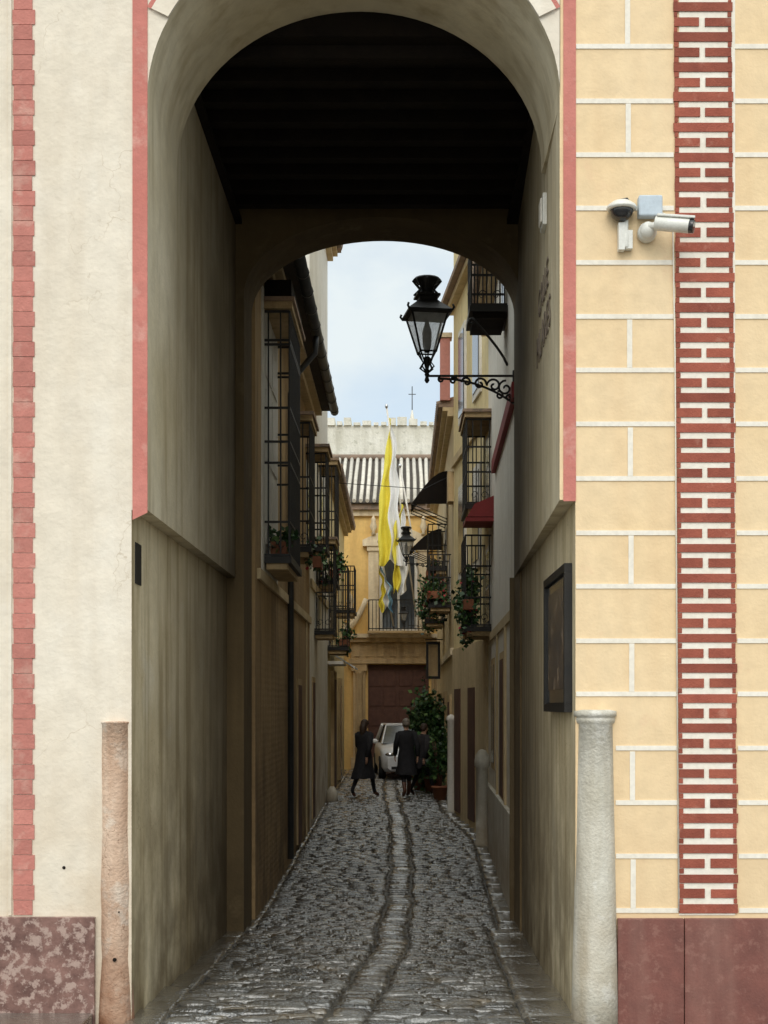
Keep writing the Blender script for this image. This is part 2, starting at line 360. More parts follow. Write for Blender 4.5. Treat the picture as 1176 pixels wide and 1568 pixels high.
for i in range(n):
    t1=math.pi*(1-i/n); t2=math.pi*(1-(i+1)/n)
    if math.sin(t1)<0.42 or math.sin(t2)<0.42: continue
    for o0,o1,yy,m in ((0.13,0.165,9.986,PINKB),):
        a1=E(t1,o0);a2=E(t2,o0);b1=E(t1,o1);b2=E(t2,o1)
        b.poly([(a1[0],yy,a1[1]),(a2[0],yy,a2[1]),(b2[0],yy,b2[1]),(b1[0],yy,b1[1])],m)
    a1=E(t1,0.0);a2=E(t2,0.0);b1=E(t1,0.13);b2=E(t2,0.13)
    b.poly([(a1[0],9.975,a1[1]),(a2[0],9.975,a2[1]),(b2[0],9.975,b2[1]),(b1[0],9.975,b1[1])],CREAM)
    b.poly([(a1[0],9.975,a1[1]),(a1[0],9.9995,a1[1]),(a2[0],9.9995,a2[1]),(a2[0],9.975,a2[1])],CREAM)
b.build('painted_bands',gate)
b=MB(); z=0.72; k=0
while z<TOP-0.3:
    i=0.0 if k%2 else 0.016
    b.box(-2.705+i*0.3+U(-.002,.002),-2.552-i+U(-.004,.003),9.990+U(0,0.003),9.9995,z+0.002,z+0.103,PINK); z+=0.105; k+=1
b.box(-2.735,-2.712,9.986,9.9995,0.72,TOP-0.3,CREAM)
b.build('left_brick_strip',gate)
b=MB(); b.box(1.93,2.32,9.994,9.9995,0.72,TOP-0.3,JOINT)
z=0.735; k=0
while z<TOP-0.4:
    # the strip leans by a couple of centimetres over its height, as hand-set work does
    dx=-0.0065*(z-3.5)
    x0,x1=1.915+dx,2.315+dx
    j=lambda:U(-0.004,0.004)
    if k%2==0:
        b.box(x0-0.004+j(),x1+0.008+j(),9.985+U(0,.003),9.9935,z+j()*0.4,z+0.062+j(),REDB)
    else:
        b.box(x0+0.002,x0+0.177+j(),9.985+U(0,.003),9.9935,z+j()*.4,z+0.062+j(),REDB); b.box(x0+0.215+j(),x1+j(),9.985+U(0,.003),9.9935,z+j()*.4,z+0.062+j(),REDB)
    b.box(x0,x0+0.028+j(),9.9885,9.9935,z+0.0665,z+0.1005,REDB); b.box(x1-0.026+j(),x1,9.9885,9.9935,z+0.0665,z+0.1005,REDB)
    z+=0.1045; k+=1
b.build('right_brick_strip',gate)
b=MB(); z=0.755; k=0; st_=0.3755
while z<TOP-0.5:
    jl=U(-0.004,0.004); dx=-0.0065*(z-3.5)
    b.box(1.214 if z>=2.2 else 1.49,1.908+dx,9.993,9.9995,z-0.017+jl,z+0.016+jl,JOINT)
    b.box(2.330+dx,8.9,9.993,9.9995,z-0.017+jl,z+0.016+jl,JOINT)
    if k%2==0 and k!=12:
        b.box(1.575+dx,1.611+dx,9.993,9.9995,z+0.017+jl,z+st_-0.022,JOINT)
    for xx in (3.0,4.4,5.8,7.2):
        xx+=0.7*(k%2); b.box(xx,xx+0.036,9.993,9.9995,z+0.017+jl,z+st_-0.022,JOINT)
    z+=st_; k+=1
b.build('painted_ashlar_joints',gate)
b=MB()
b.box(1.50,1.958,9.962,9.9995,-0.3,0.70,PLINR); b.box(1.964,3.4,9.962,9.9995,-0.3,0.70,PLINR); b.box(3.406,8.9,9.962,9.9995,-0.3,0.70,PLINR)
b.build('red_plinth',gate,0.004)
b=MB(); b.box(-2.9,-2.13,9.955,9.9995,-0.3,0.71,PLINL); b.box(-8.9,-2.905,9.955,9.9995,-0.3,0.71,PLINL); b.build('marble_plinth',gate,0.004)
b=MB(); b.box(-8.9,-2.14,9.55,9.95,-0.2,0.05,SLAB); b.build('doorstep_slab',gate,0.01)
b=MB()
pf=[(0.170,-0.3),(0.160,0.3),(0.146,0.8),(0.130,1.6),(0.122,2.05),(0.136,2.06),(0.142,2.085),(0.136,2.10),(0.15,2.105),(0.15,2.14),(0.10,2.15)]
b.lathe((1.35,10.03,0),pf,GREYST,24); b.build('grey_corner_column',gate)
b=MB()
pf=[(0.122,-0.3),(0.126,0.0),(0.115,0.25),(0.104,0.42),(0.110,0.55),(0.108,0.75),(0.113,0.9),(0.102,1.3),(0.106,1.8),(0.104,2.05),(0.111,2.055),(0.111,2.066),(0.06,2.07)]
b.lathe((-1.995,10.05,0),pf,TANST,20)
for (x,z,r) in ((-1.985,0.42,0.014),(-1.955,0.75,0.006)): b.lathe((x,9.935,z),[(r,-0.004),(r,0.004)],CEIL,8,'y')
b.build('tan_corner_column',gate)
b=MB(); b.ball((-2.35,9.998,1.05),0.012,0.006,0.012,CEIL); b.box(-1.882,-1.872,10.12,10.34,3.04,3.33,IRON); b.build('wall_slot',gate)
b=MB()
for i in range(4): b.box(-9,9,9.85-i*0.06,10.3,TOP+i*0.09+0.001,TOP+0.088+i*0.09,CREAM)
b.build('cornice',gate)

fr=MB()
for (y0,y1,z0,z1) in ((10.2,11.7,2.13,2.19),(10.2,11.7,3.13,3.19),(10.2,10.26,2.191,3.129),(11.64,11.7,2.191,3.129)): fr.box(1.155,1.210,y0,y1,z0,z1,IRON)
fr.box(1.18,1.209,10.261,11.639,2.191,3.129,IRON)
fo=fr.build('wall_notice_frame')
f2=MB(); f2.box(1.176,1.1795,10.27,11.63,2.2,3.12,GLASS); f2.box(1.16,1.2,11.71,11.74,2.13,3.19,FRAME)
f2.box(1.172,1.1755,10.35,11.5,2.3,3.05,mat('notice_print',(0.10,0.075,0.06),(0.03,0.04,0.055),4,0.25,0,20,spec=0.5,patch=((0.32,0.24,0.18),3.5,0.55,0.8,0.06))); o=f2.build('notice_panel'); o.parent=fo
def xr(y): return 1.10+0.0262*(y-10)
sg=empty('street_name_sign')
for txt,z,sz in (('CALLE',5.40,0.25),('PILARES',5.04,0.28)):
    cu=bpy.data.curves.new('lettering','FONT'); cu.body=txt; cu.size=sz*1.25; cu.extrude=0.003; cu.align_x='CENTER'; cu.space_character=1.25
    o=bpy.data.objects.new('lettering',cu); scene.collection.objects.link(o); o.parent=sg
    o.location=(xr(11.5)-0.008,11.5,z); o.rotation_euler=(math.radians(90),0,math.radians(-90)-0.0262)
    o.data.materials.append(INK)
b=MB(); b.box(1.10,1.15,11.2,11.42,5.93,6.18,WHPL); b.box(1.085,1.0995,11.23,11.39,5.96,6.15,FRAME); b.build('wall_light_box',None,0.008)

# CCTV
cc=empty('security_camera')
b=MB()
b.box(1.635,1.80,9.90,9.985,5.555,5.70,GREYPL); b.build('junction_box',cc,0.012)
b=MB(); b.lathe((1.52,9.93,5.60),[(0.095,0),(0.105,0.012),(0.10,0.03),(0.06,0.06),(0.03,0.065)],WHPL,20)
b.ball((1.52,9.93,5.60),0.082,0.082,0.075,BLK,16,10)
b.lathe((1.55,9.96,5.35),[(0.03,0),(0.03,0.08),(0.022,0.1),(0.022,0.2)],WHPL,12)
b.box(1.50,1.545,9.93,9.992,5.33,5.52,WHPL); b.box(1.551,1.60,9.94,9.992,5.34,5.47,WHPL); b.build('dome_camera',cc,0.003)
b=MB(); b.ball((1.70,9.91,5.455),0.055,0.055,0.06,WHPL,16,10); b.lathe((1.70,9.93,5.455),[(0.065,0.06),(0.065,0.0),(0.05,-0.02)],WHPL,18,'y')
b.tube([(1.70,9.88,5.47),(1.78,9.84,5.475)],0.025,WHPL,10)
b.tube([(1.735,9.83,5.478),(1.955,9.76,5.435)],0.048,WHPL,20); b.tube([(1.952,9.761,5.436),(1.985,9.75,5.430)],0.047,BLK,20)
b.hexa([(1.74,9.78,5.515),(1.985,9.71,5.475),(1.985,9.80,5.475),(1.74,9.88,5.515),(1.74,9.78,5.532),(1.985,9.71,5.492),(1.985,9.80,5.492),(1.74,9.88,5.532)],WHPL)
b.build('bullet_camera',cc,0.004)
b=MB(); b.tube([(1.80,9.97,5.60),(1.86,9.98,5.58),(1.885,9.985,5.5),(1.90,9.985,4.6),(1.925,9.985,0.75)],0.005,JOINT,6)
b.tube([(1.60,9.97,5.65),(1.56,9.95,5.69),(1.52,9.95,5.68)],0.008,BLK,6); b.build('cable',cc)

# ------------------------------------------------------------------ street buildings
def grille(parent,name,xw,xo,y0,y1,z0,z1,hz=None,cap=True,slab=True,sp=0.12,glass=True,r=0.009,under=None):
    b=MB(); sgn=1 if xo>xw else -1
    n=max(2,int((y1-y0)/sp))
    for i in range(n+1):
        y=y0+(y1-y0)*i/n; b.box(xo-r,xo+r,y-r,y+r,z0,z1,IRON)
    n2=max(2,int(abs(xo-xw)/0.11))
    for yy in (y0,y1):
        for i in range(n2):
            x=xw+(xo-xw)*(i+0.3)/n2; b.box(x-r,x+r,yy-r,yy+r,z0,z1,IRON)
    for z in (hz or [z0+0.25,z0+(z1-z0)*0.5,z1-0.3])+[z0+0.01,z1-0.01]:
        b.box(min(xw,xo)-0.002,max(xw,xo)+0.002,y0-r*1.4,y0+r*1.4,z-0.013,z+0.013,IRON)
        b.box(min(xw,xo)-0.002,max(xw,xo)+0.002,y1-r*1.4,y1+r*1.4,z-0.013,z+0.013,IRON)
        b.box(xo-r*1.4,xo+r*1.4,y0,y1,z-0.012,z+0.012,IRON)
    for k in range(2):
        cx=xw+(xo-xw)*(0.3+0.4*k); pts=[(cx+0.06*math.cos(t)*(1-t/9),y0,z0+0.13+0.07*math.sin(t)*(1-t/9)) for t in [i*0.6 for i in range(11)]]
        b.tube(pts,0.006,IRON,5)
    b.build(name,parent)
    s=MB()
    if slab:
        s.box(min(xw,xo)-0.03,max(xw,xo)+0.03,y0-0.05,y1+0.05,z0-0.09,z0-0.012,IRON)
        s.box(min(xw,xo)+0.02,max(xw,xo)-0.02,y0,y1,z0-0.16,z0-0.092,under or STONE)
    if cap:
        s.box(min(xw,xo)-0.04,max(xw,xo)+0.04,y0-0.07,y1+0.07,z1+0.012,z1+0.09,STONE)
        s.box(min(xw,xo)-0.07,max(xw,xo)+0.07,y0-0.11,y1+0.11,z1+0.092,z1+0.14,TILE)
    if s.v: s.build(name+'_slab',parent)
    if glass:
        s=MB(); e=0.02*sgn; X0=xw; X1=xw+e
        s.box(min(X0,X1),max(X0,X1),y0+0.1,y1-0.1,z0+0.02,z1-0.1,FRAME)
        X0=xw+e*1.05; X1=xw+e*1.4
        ym=(y0+y1)/2
        for a_,c_ in ((y0+0.18,ym-0.05),(ym+0.05,y1-0.18)):
            zz=z0+0.1
            while zz<z1-0.4:
                s.box(min(X0,X1),max(X0,X1),a_,c_,zz,min(zz+0.55,z1-0.2),GLASS); zz+=0.6
        s.build(name+'_window',parent)

def block(name,x0a,x0b,xout,y0,y1,z1,m,parent=None):
    e=parent or empty(name); b=MB()
    P=[(x0a,y0),(x0b,y1),(xout,y1),(xout,y0)]
    if xout<x0a: P=P[::-1]
    lo=[(x,y,-0.5) for x,y in P]; hi=[(x,y,z1) for x,y in P]
    b.hexa(lo+hi,m); b.build('walls',e)
    return e
def eave(parent,xa,xb,sgn,y0,y1,z,ov=0.35,m=TILE):
    b=MB()
    def P(dx,y,zz):
        t=(y-y0)/(y1-y0); return (xa+(xb-xa)*t+sgn*dx,y,zz)
    for (d0,z0,z1) in ((0.12,z-0.26,z-0.16),(0.22,z-0.158,z-0.08)):
        b.hexa([P(-0.1,y0,z0),P(d0,y0,z0),P(d0,y1,z0),P(-0.1,y1,z0),P(-0.1,y0,z1),P(d0,y0,z1),P(d0,y1,z1),P(-0.1,y1,z1)],BEIGE)
    b.hexa([P(-0.1,y0,z-0.078),P(ov,y0,z-0.078),P(ov,y1,z-0.078),P(-0.1,y1,z-0.078),P(-3,y0,z+0.9),P(ov,y0,z-0.03),P(ov,y1,z-0.03),P(-3,y1,z+0.9)],m)
    y=y0+0.1
    while y<y1:
        p=P(ov+0.03,y,z-0.02); q=P(-3,y,z+0.93); b.tube([p,q],0.075,m,8); y+=0.22
    b.build('eaves_roof',parent)

# LEFT houses
L1=block('ochre_townhouse',-1.64,-1.64,-9,16.101,25.6,7.45,OCHW)
eave(L1,-1.64,-1.64,1,16.2,25.6,7.5,0.36,TILED)
b=MB(); b.tube([(-1.20,16.3,7.43),(-1.20,25.7,7.43)],0.075,ZINC,10)
y=16.6
while y<25.5: b.tube([(-1.20,y,7.43),(-1.20,y+0.04,7.43)],0.083,ZINC,10); y+=0.8
b.tube([(-1.2,20.2,7.37),(-1.22,20.25,7.15),(-1.5,20.35,6.85),(-1.575,20.4,6.6),(-1.575,20.4,0.0)],0.045,ZINC,8)
b.build('gutter_pipe',L1)
b=MB(); b.box(-1.66,-1.60,16.3,25.55,3.62,3.74,BEIGE); b.box(-1.66,-1.622,16.75,18.85,3.75,7.1,WHITE)
b.box(-1.66,-1.62,24.6,24.75,-0.3,3.6,BEIGE); b.box(-1.66,-1.615,22.4,23.3,0.0,2.6,STONE); b.box(-1.63,-1.606,22.5,23.2,0.0,2.5,DOOR)
for zz in (4.1,5.1,6.1): b.box(-1.63,-1.606,17.1,17.8,zz,zz+0.85,FRAME); b.box(-1.63,-1.606,17.88,18.6,zz,zz+0.85,FRAME)
b.build('string_course',L1)
grille(L1,'window_grille',-1.62,-1.33,17.0,18.7,3.95,6.85,[4.35,5.05,5.3,5.7,6.45,6.5],sp=0.12,glass=False)
grille(L1,'window_grille',-1.62,-1.34,20.9,22.0,4.5,6.3,[5.0,5.5],sp=0.13)
b=MB(); b.box(-1.62,-1.30,16.95,18.75,6.99,7.2,CEIL); b.build('grille_hood',L1)
grille(L1,'balcony_grille',-1.64,-1.30,24.6,25.5,4.9,6.5,[5.3,5.9],sp=0.12)
L2=block('white_tall_house',-1.64,-1.64,-9,25.601,31.8,12.4,WHITE)
eave(L2,-1.64,-1.64,1,25.65,31.9,12.3,0.3)
grille(L2,'balcony_grille',-1.64,-1.30,28.3,29.6,4.65,6.9,[5.3,6.0],sp=0.12)
grille(L2,'balcony_grille',-1.64,-1.28,27.0,27.9,3.6,5.2,[4.3],sp=0.12)
b=MB(); b.box(-1.66,-1.6,25.7,31.7,4.3,4.45,BEIGE); b.box(-1.66,-1.62,26.2,27.0,0.1,2.7,STONE); b.box(-1.63,-1.612,26.3,26.9,0.1,2.6,DOOR); b.build('doorway',L2)
L3=block('beige_townhouse',-1.66,-1.72,-9,31.801,43.0,7.5,YEL2)
eave(L3,-1.66,-1.72,1,31.9,43,7.5,0.3)
grille(L3,'balcony_grille',-1.66,-1.22,32.2,33.6,3.5,5.3,[4.4],sp=0.12,cap=False)
grille(L3,'balcony_grille',-1.68,-1.2,36.2,37.6,4.6,5.7,[5.2],sp=0.12,cap=False)
b=MB(); b.box(-1.68,-1.60,34.0,35.4,0.2,3.0,STONE); b.box(-1.62,-1.59,34.2,35.2,0.2,2.8,DOOR); b.box(-1.7,-1.62,38,39.2,0.2,2.9,STONE); b.box(-1.64,-1.61,38.2,39.0,0.2,2.7,GLASS)
b.box(-1.68,-1.30,32.1,33.8,3.1,3.17,FRAME)
b.hexa([(-1.66,33.9,3.4),(-1.1,33.9,3.05),(-1.1,36,3.05),(-1.66,36,3.4),(-1.66,33.9,3.44),(-1.1,33.9,3.09),(-1.1,36,3.09),(-1.66,36,3.44)],WFLAG)
b.build('doorway',L3)

# RIGHT houses
R1=block('white_townhouse',1.30,1.45,9,16.101,24,8.6,WHITE)
eave(R1,1.30,1.45,-1,16.9,24,8.6,0.3)
b=MB()
def xa(y): return 1.30+0.15*(y-16.1)/7.9
def skew(mb,y0,y1,d,z0,z1,m,xf=xa):
    mb.hexa([(xf(y0)-d,y0,z0),(xf(y0)+0.1,y0,z0),(xf(y1)+0.1,y1,z0),(xf(y1)-d,y1,z0),(xf(y0)-d,y0,z1),(xf(y0)+0.1,y0,z1),(xf(y1)+0.1,y1,z1),(xf(y1)-d,y1,z1)],m)
skew(b,16.2,21.5,0.06,5.65,5.83,REDC); skew(b,16.15,23.9,0.03,3.2,3.32,BEIGE); skew(b,16.15,23.9,0.05,-0.4,0.9,GREYST)
for yy in (18.4,20.6): skew(b,yy,yy+0.14,0.03,0.9,3.2,BEIGE)
skew(b,19.0,20.0,0.012,0.92,2.9,STONE); skew(b,19.1,19.9,0.02,0.95,2.8,DOOR)
skew(b,21.6,22.7,0.012,1.2,2.9,STONE); skew(b,21.7,22.6,0.02,1.3,2.8,GLASS)
b.build('trims',R1)
grille(R1,'upper_balcony',1.33,0.88,18.1,18.95,7.22,8.0,[7.6],sp=0.12,cap=False,under=CEIL)
b=MB()
pts=[(1.33-0.45*t,18.05,6.45+0.6*t**0.8) for t in [i/10 for i in range(11)]]
sp=[(0.88+0.05*math.cos(a_)*(1-a_/8),18.05,7.0+0.05*math.sin(a_)*(1-a_/8)) for a_ in [i*0.5 for i in range(12)]]
b.tube(pts,0.017,IRON,6); b.tube(sp,0.013,IRON,6); b.build('balcony_bracket',R1)
grille(R1,'mirador_grille',1.44,1.02,22.9,24.4,3.45,4.9,[3.9,4.4],sp=0.11,cap=False)
grille(R1,'mirador_grille',1.44,1.04,22.9,24.4,5.40,6.75,[5.9,6.3],sp=0.11)
b=MB(); b.box(0.98,1.44,22.0,22.85,5.0,5.06,REDC); b.hexa([(1.0,22.0,5.07),(1.43,22.0,5.07),(1.43,22.85,5.07),(1.0,22.85,5.07),(1.12,22.0,5.27),(1.43,22.0,5.4),(1.43,22.85,5.4),(1.12,22.85,5.27)],REDC); b.build('red_hood',R1)
R2=block('yellow_townhouse',1.45,1.05,9,24.001,29,12.5,YEL2)
def xb(y): return 1.45-0.40*(y-24)/5
b=MB(); skew(b,24.02,29.2,0.14,10.1,10.22,BEIGE,xb); skew(b,24.02,29.2,0.26,10.222,10.32,TILE,xb)
skew(b,24.05,28.95,0.06,6.95,7.1,BEIGE,xb); skew(b,24.02,28.98,0.03,-0.3,3.3,BEIGE,xb)
for z0,z1 in ((7.6,9.4),(4.6,6.4)):
    for yy in (24.8,26.9):
        skew(b,yy,yy+1.0,0.04,z0,z1,FRAME,xb); skew(b,yy+0.12,yy+0.88,0.055,z0+0.12,z1-0.12,GLASS,xb)
for yy in (25.5,27.6): skew(b,yy,yy+0.9,0.05,0.1,2.5,DOOR,xb)
b.build('trims',R2)
eave(R2,1.45,1.05,-1,24.02,29.1,12.5,0.3)
R3=block('pink_trim_townhouse',1.05,1.08,9,29.001,44,8.2,BEIGE)
eave(R3,1.05,1.08,-1,29.1,44,8.3,0.3)
b=MB(); b.box(0.78,0.98,29.02,29.3,8.35,9.6,PINKW); b.box(0.74,1.02,28.98,29.34,9.61,9.7,LSTONE)
b.box(0.93,1.06,29.0,29.5,6.3,6.9,STONE); b.build('corner_pier',R3)
grille(R3,'balcony_grille',1.05,0.60,30.6,32.0,4.35,5.4,[4.9],sp=0.1,cap=False)
grille(R3,'balcony_grille',1.05,0.62,33.4,34.8,5.4,6.4,[5.9],sp=0.1,cap=False)
grille(R3,'balcony_grille',1.05,0.60,35.6,37.0,4.3,5.3,[4.8],sp=0.1,cap=False)
b=MB()
def canopy(x0,x1,y0,y1,z,h):
    n=8
    for i in range(n):
        t0,t1=i/n,(i+1)/n; f=lambda t:(x0+(x1-x0)*t, z+h*math.sin(t*math.pi/2))
        (a0,b0),(a1,b1)=f(t0),f(t1)
        b.poly([(a0,y0,b0),(a1,y0,b1),(a1,y1,b1),(a0,y1,b0)],CEIL,True)
    b.poly([(x0,y0,z),(x1,y0,z)]+[(x0+(x1-x0)*t,y0,z+h*math.sin(t*math.pi/2)) for t in (1,0.75,0.5,0.25)],CEIL)
    for k in range(4): 
        yy=y0+(y1-y0)*k/3; b.tube([(x0,yy,z),(x1,yy,z-0.35)],0.012,IRON,5)
canopy(0.22,1.04,32.6,34.2,6.75,0.75); canopy(0.22,1.04,37.2,38.6,6.2,0.55)
b.build('awning',R3)
b=MB()
for (y,z0,z1) in ((30,0.2,2.4),(33.5,0.2,2.5),(38,0.2,2.5),(41,0.2,2.6)):
    b.box(1.0,1.06,y,y+1.1,z0,z1,STONE); b.box(0.985,0.998,y+0.12,y+0.98,z0,z1-0.15,DOOR)
b.box(0.99,1.06,29.1,43.9,3.2,3.35,LSTONE); b.build('doorways',R3)
b=MB(); b.tube([(1.05,36.5,3.85),(0.6,36.5,3.85)],0.015,IRON,6)
for x0,x1,z0,z1 in ((0.62,0.98,2.85,2.92),(0.62,0.98,3.73,3.8),(0.62,0.68,2.921,3.729),(0.92,0.98,2.921,3.729)): b.box(x0,x1,36.46,36.54,z0,z1,IRON)
b.box(0.681,0.919,36.49,36.51,2.921,3.729,STONE); b.build('hanging_shop_sign')
b=MB(); zb=gz(23.2)-0.05
b.lathe((1.30,23.2,zb),[(0.13,0),(0.13,0.1),(0.10,0.14),(0.095,1.3),(0.125,1.33),(0.125,1.42),(0.11,1.50),(0.06,1.58),(0.02,1.6)],GREYST,14); b.build('stone_guard_post')
b=MB(); zb=gz(28.6)-0.05; b.lathe((0.99,28.7,zb),[(0.10,0),(0.08,0.1),(0.075,1.85),(0.095,1.88),(0.095,1.95),(0.02,2.0)],FRAME,14); b.build('white_stone_post')
b=MB(); zb=gz(29)-0.05; b.lathe((-1.5,31.0,zb),[(0.14,0),(0.12,0.3),(0.05,0.42)],GREYST,12); b.build('stone_guard_post')

# ------------------------------------------------------------------ end building (baroque portal)
E_=empty('baroque_palace'); Y=45.0
b=MB(); b.box(-12,12,Y,Y+5,-0.4,8.45,OCH); b.build('walls',E_)
b=MB(); b.box(-12,12,Y-0.12,Y-0.002,8.1,8.28,LSTONE); b.box(-12,12,Y-0.25,Y-0.002,8.283,8.45,TILE)
b.hexa([(-12,Y-0.35,8.46),(12,Y-0.35,8.46),(12,Y+4,8.46),(-12,Y+4,8.46),(-12,Y-0.35,8.5),(12,Y-0.35,8.5),(12,Y+4,10.55),(-12,Y+4,10.55)],TILED)
x=-4
while x<4: b.tube([(x+U(-0.01,0.01),Y-0.4,8.53),(x+U(-.03,.03),Y+1.8,9.55+U(0,.02)),(x,Y+4,10.6)],0.062,TILEL,8); x+=0.21
b.tube([(-12,Y+4,10.62),(12,Y+4,10.62)],0.12,TILE,8); b.build('tiled_roof',E_)
d=MB(); cx=-0.1
d.box(cx-0.95,cx+0.95,Y-0.02,Y-0.005,0.1,3.45,DOOR)
for i in range(2):
    for j in range(5):
        for k in range(2):
            x0=cx-0.9+i*0.93+k*0.44; z0=0.3+j*0.62; d.box(x0,x0+0.36,Y-0.045,Y-0.021,z0,z0+0.5,DOOR)
d.build('door',E_,0.01)
s=MB()
for sx in (-1,1):
    x0=cx+sx*1.22
    s.box(x0-0.26,x0+0.26,Y-0.25,Y-0.003,0.0,0.55,STONE); s.box(x0-0.19,x0+0.19,Y-0.20,Y-0.003,0.551,3.25,STONE); s.box(x0-0.24,x0+0.24,Y-0.26,Y-0.003,3.251,3.48,STONE)
    s.lathe((x0,Y-0.22,0.56),[(0.13,0),(0.12,1.3),(0.11,2.6),(0.15,2.68)],STONE,14)
s.box(cx-1.55,cx+1.55,Y-0.30,Y-0.003,3.481,3.62,STONE); s.box(cx-1.48,cx+1.48,Y-0.24,Y-0.003,3.621,4.15,STONE)
for i in range(8): s.box(cx-1.4+i*0.37,cx-1.2+i*0.37,Y-0.28,Y-0.241,3.70,4.08,STONE)
s.box(cx-1.7,cx+1.7,Y-0.42,Y-0.003,4.151,4.28,STONE); s.box(cx-1.8,cx+1.8,Y-0.52,Y-0.003,4.281,4.40,LSTONE)
for sx in (-1,1):
    pts=[(cx+sx*(1.75-0.75*t),Y-0.2,4.5+1.0*t**1.8) for t in [i/8 for i in range(9)]]; s.tube(pts,[0.13,0.12,0.11,0.1,0.1,0.09,0.09,0.08,0.08],LSTONE,8)
    sp=[(cx+sx*(1.62+0.24*math.cos(a_)*(1-a_/9)),Y-0.2,4.68+0.24*math.sin(a_)*(1-a_/9)) for a_ in [i*0.5 for i in range(15)]]; s.tube(sp,0.06,LSTONE,6)
    s.lathe((cx+sx*1.5,Y-0.25,5.2),[(0.03,-0.1),(0.12,0.0),(0.06,0.08),(0.13,0.25),(0.05,0.4),(0.01,0.5)],LSTONE,10)
    x0=cx+sx*0.78
    s.box(x0-0.16,x0+0.16,Y-0.14,Y-0.003,4.41,7.0,LSTONE); s.box(x0-0.2,x0+0.2,Y-0.18,Y-0.003,7.001,7.15,LSTONE)
    s.lathe((x0,Y-0.2,7.5),[(0.08,0),(0.04,0.1),(0.12,0.25),(0.06,0.42),(0.08,0.48),(0.01,0.6)],LSTONE,10)
    s.hexa([(cx+sx*1.12,Y-0.2,7.27),(cx+sx*0.3,Y-0.2,7.27),(cx+sx*0.3,Y-0.003,7.27),(cx+sx*1.12,Y-0.003,7.27),(cx+sx*1.12,Y-0.2,7.34),(cx+sx*0.3,Y-0.2,7.72),(cx+sx*0.3,Y-0.003,7.72),(cx+sx*1.12,Y-0.003,7.34)],LSTONE)
s.box(cx-1.12,cx+1.12,Y-0.22,Y-0.003,7.151,7.268,LSTONE); s.lathe((cx,Y-0.15,7.3),[(0.2,0),(0.2,0.4),(0.1,0.6),(0.02,0.8)],LSTONE,10)
s.build('stone_portal',E_)
s=MB(); s.box(cx-0.6,cx+0.6,Y-0.05,Y-0.004,4.5,6.95,FRAME); s.box(cx-0.5,cx-0.04,Y-0.06,Y-0.051,4.6,6.85,GLASS); s.box(cx+0.04,cx+0.5,Y-0.06,Y-0.051,4.6,6.85,GLASS)
for xx in (-2.8,2.6): s.box(xx-0.5,xx+0.5,Y-0.03,Y-0.004,5,6.8,FRAME); s.box(xx-0.4,xx+0.4,Y-0.05,Y-0.031,5.1,6.7,GLASS)
s.build('windows',E_)
s=MB(); s.box(cx-0.95,cx+1.0,Y-0.95,Y-0.5,4.405,4.47,STONE)
for i in range(18):
    x=cx-0.9+i*1.85/17; s.box(x-0.01,x+0.01,Y-0.92,Y-0.90,4.47,5.4,IRON)
for z in (4.52,5.4): s.box(cx-0.92,cx+0.97,Y-0.925,Y-0.895,z,z+0.03,IRON)
for k in range(5): 
    x=cx-0.92; s.box(x-0.01,x+0.01,Y-0.88+k*0.09,Y-0.86+k*0.09,4.47,5.4,IRON); s.box(x+1.87,x+1.89,Y-0.88+k*0.09,Y-0.86+k*0.09,4.47,5.4,IRON)
s.build('balcony_railing',E_)
b=MB(); b.box(-14,14,52,54,0,12.3,RUIN); x=-14
while x<14: 
    ww=U(0.15,0.35); b.box(x,x+ww,51.9,54.1,12.301,12.40+U(0,0.22),RUIN); x+=ww+U(0.02,0.12)
b.build('old_stone_wall')
b=MB(); b.lathe((0.4,54.6,11.5),[(0.5,0),(0.4,0.8),(0.16,1.2),(0.12,1.35),(0.02,1.9)],GREYST,10); b.tube([(0.4,54.6,13.2),(0.4,54.6,14.3)],0.018,ZINC,6); b.tube([(0.26,54.6,14.0),(0.54,54.6,14.0)],0.016,ZINC,6); b.build('church_spire')

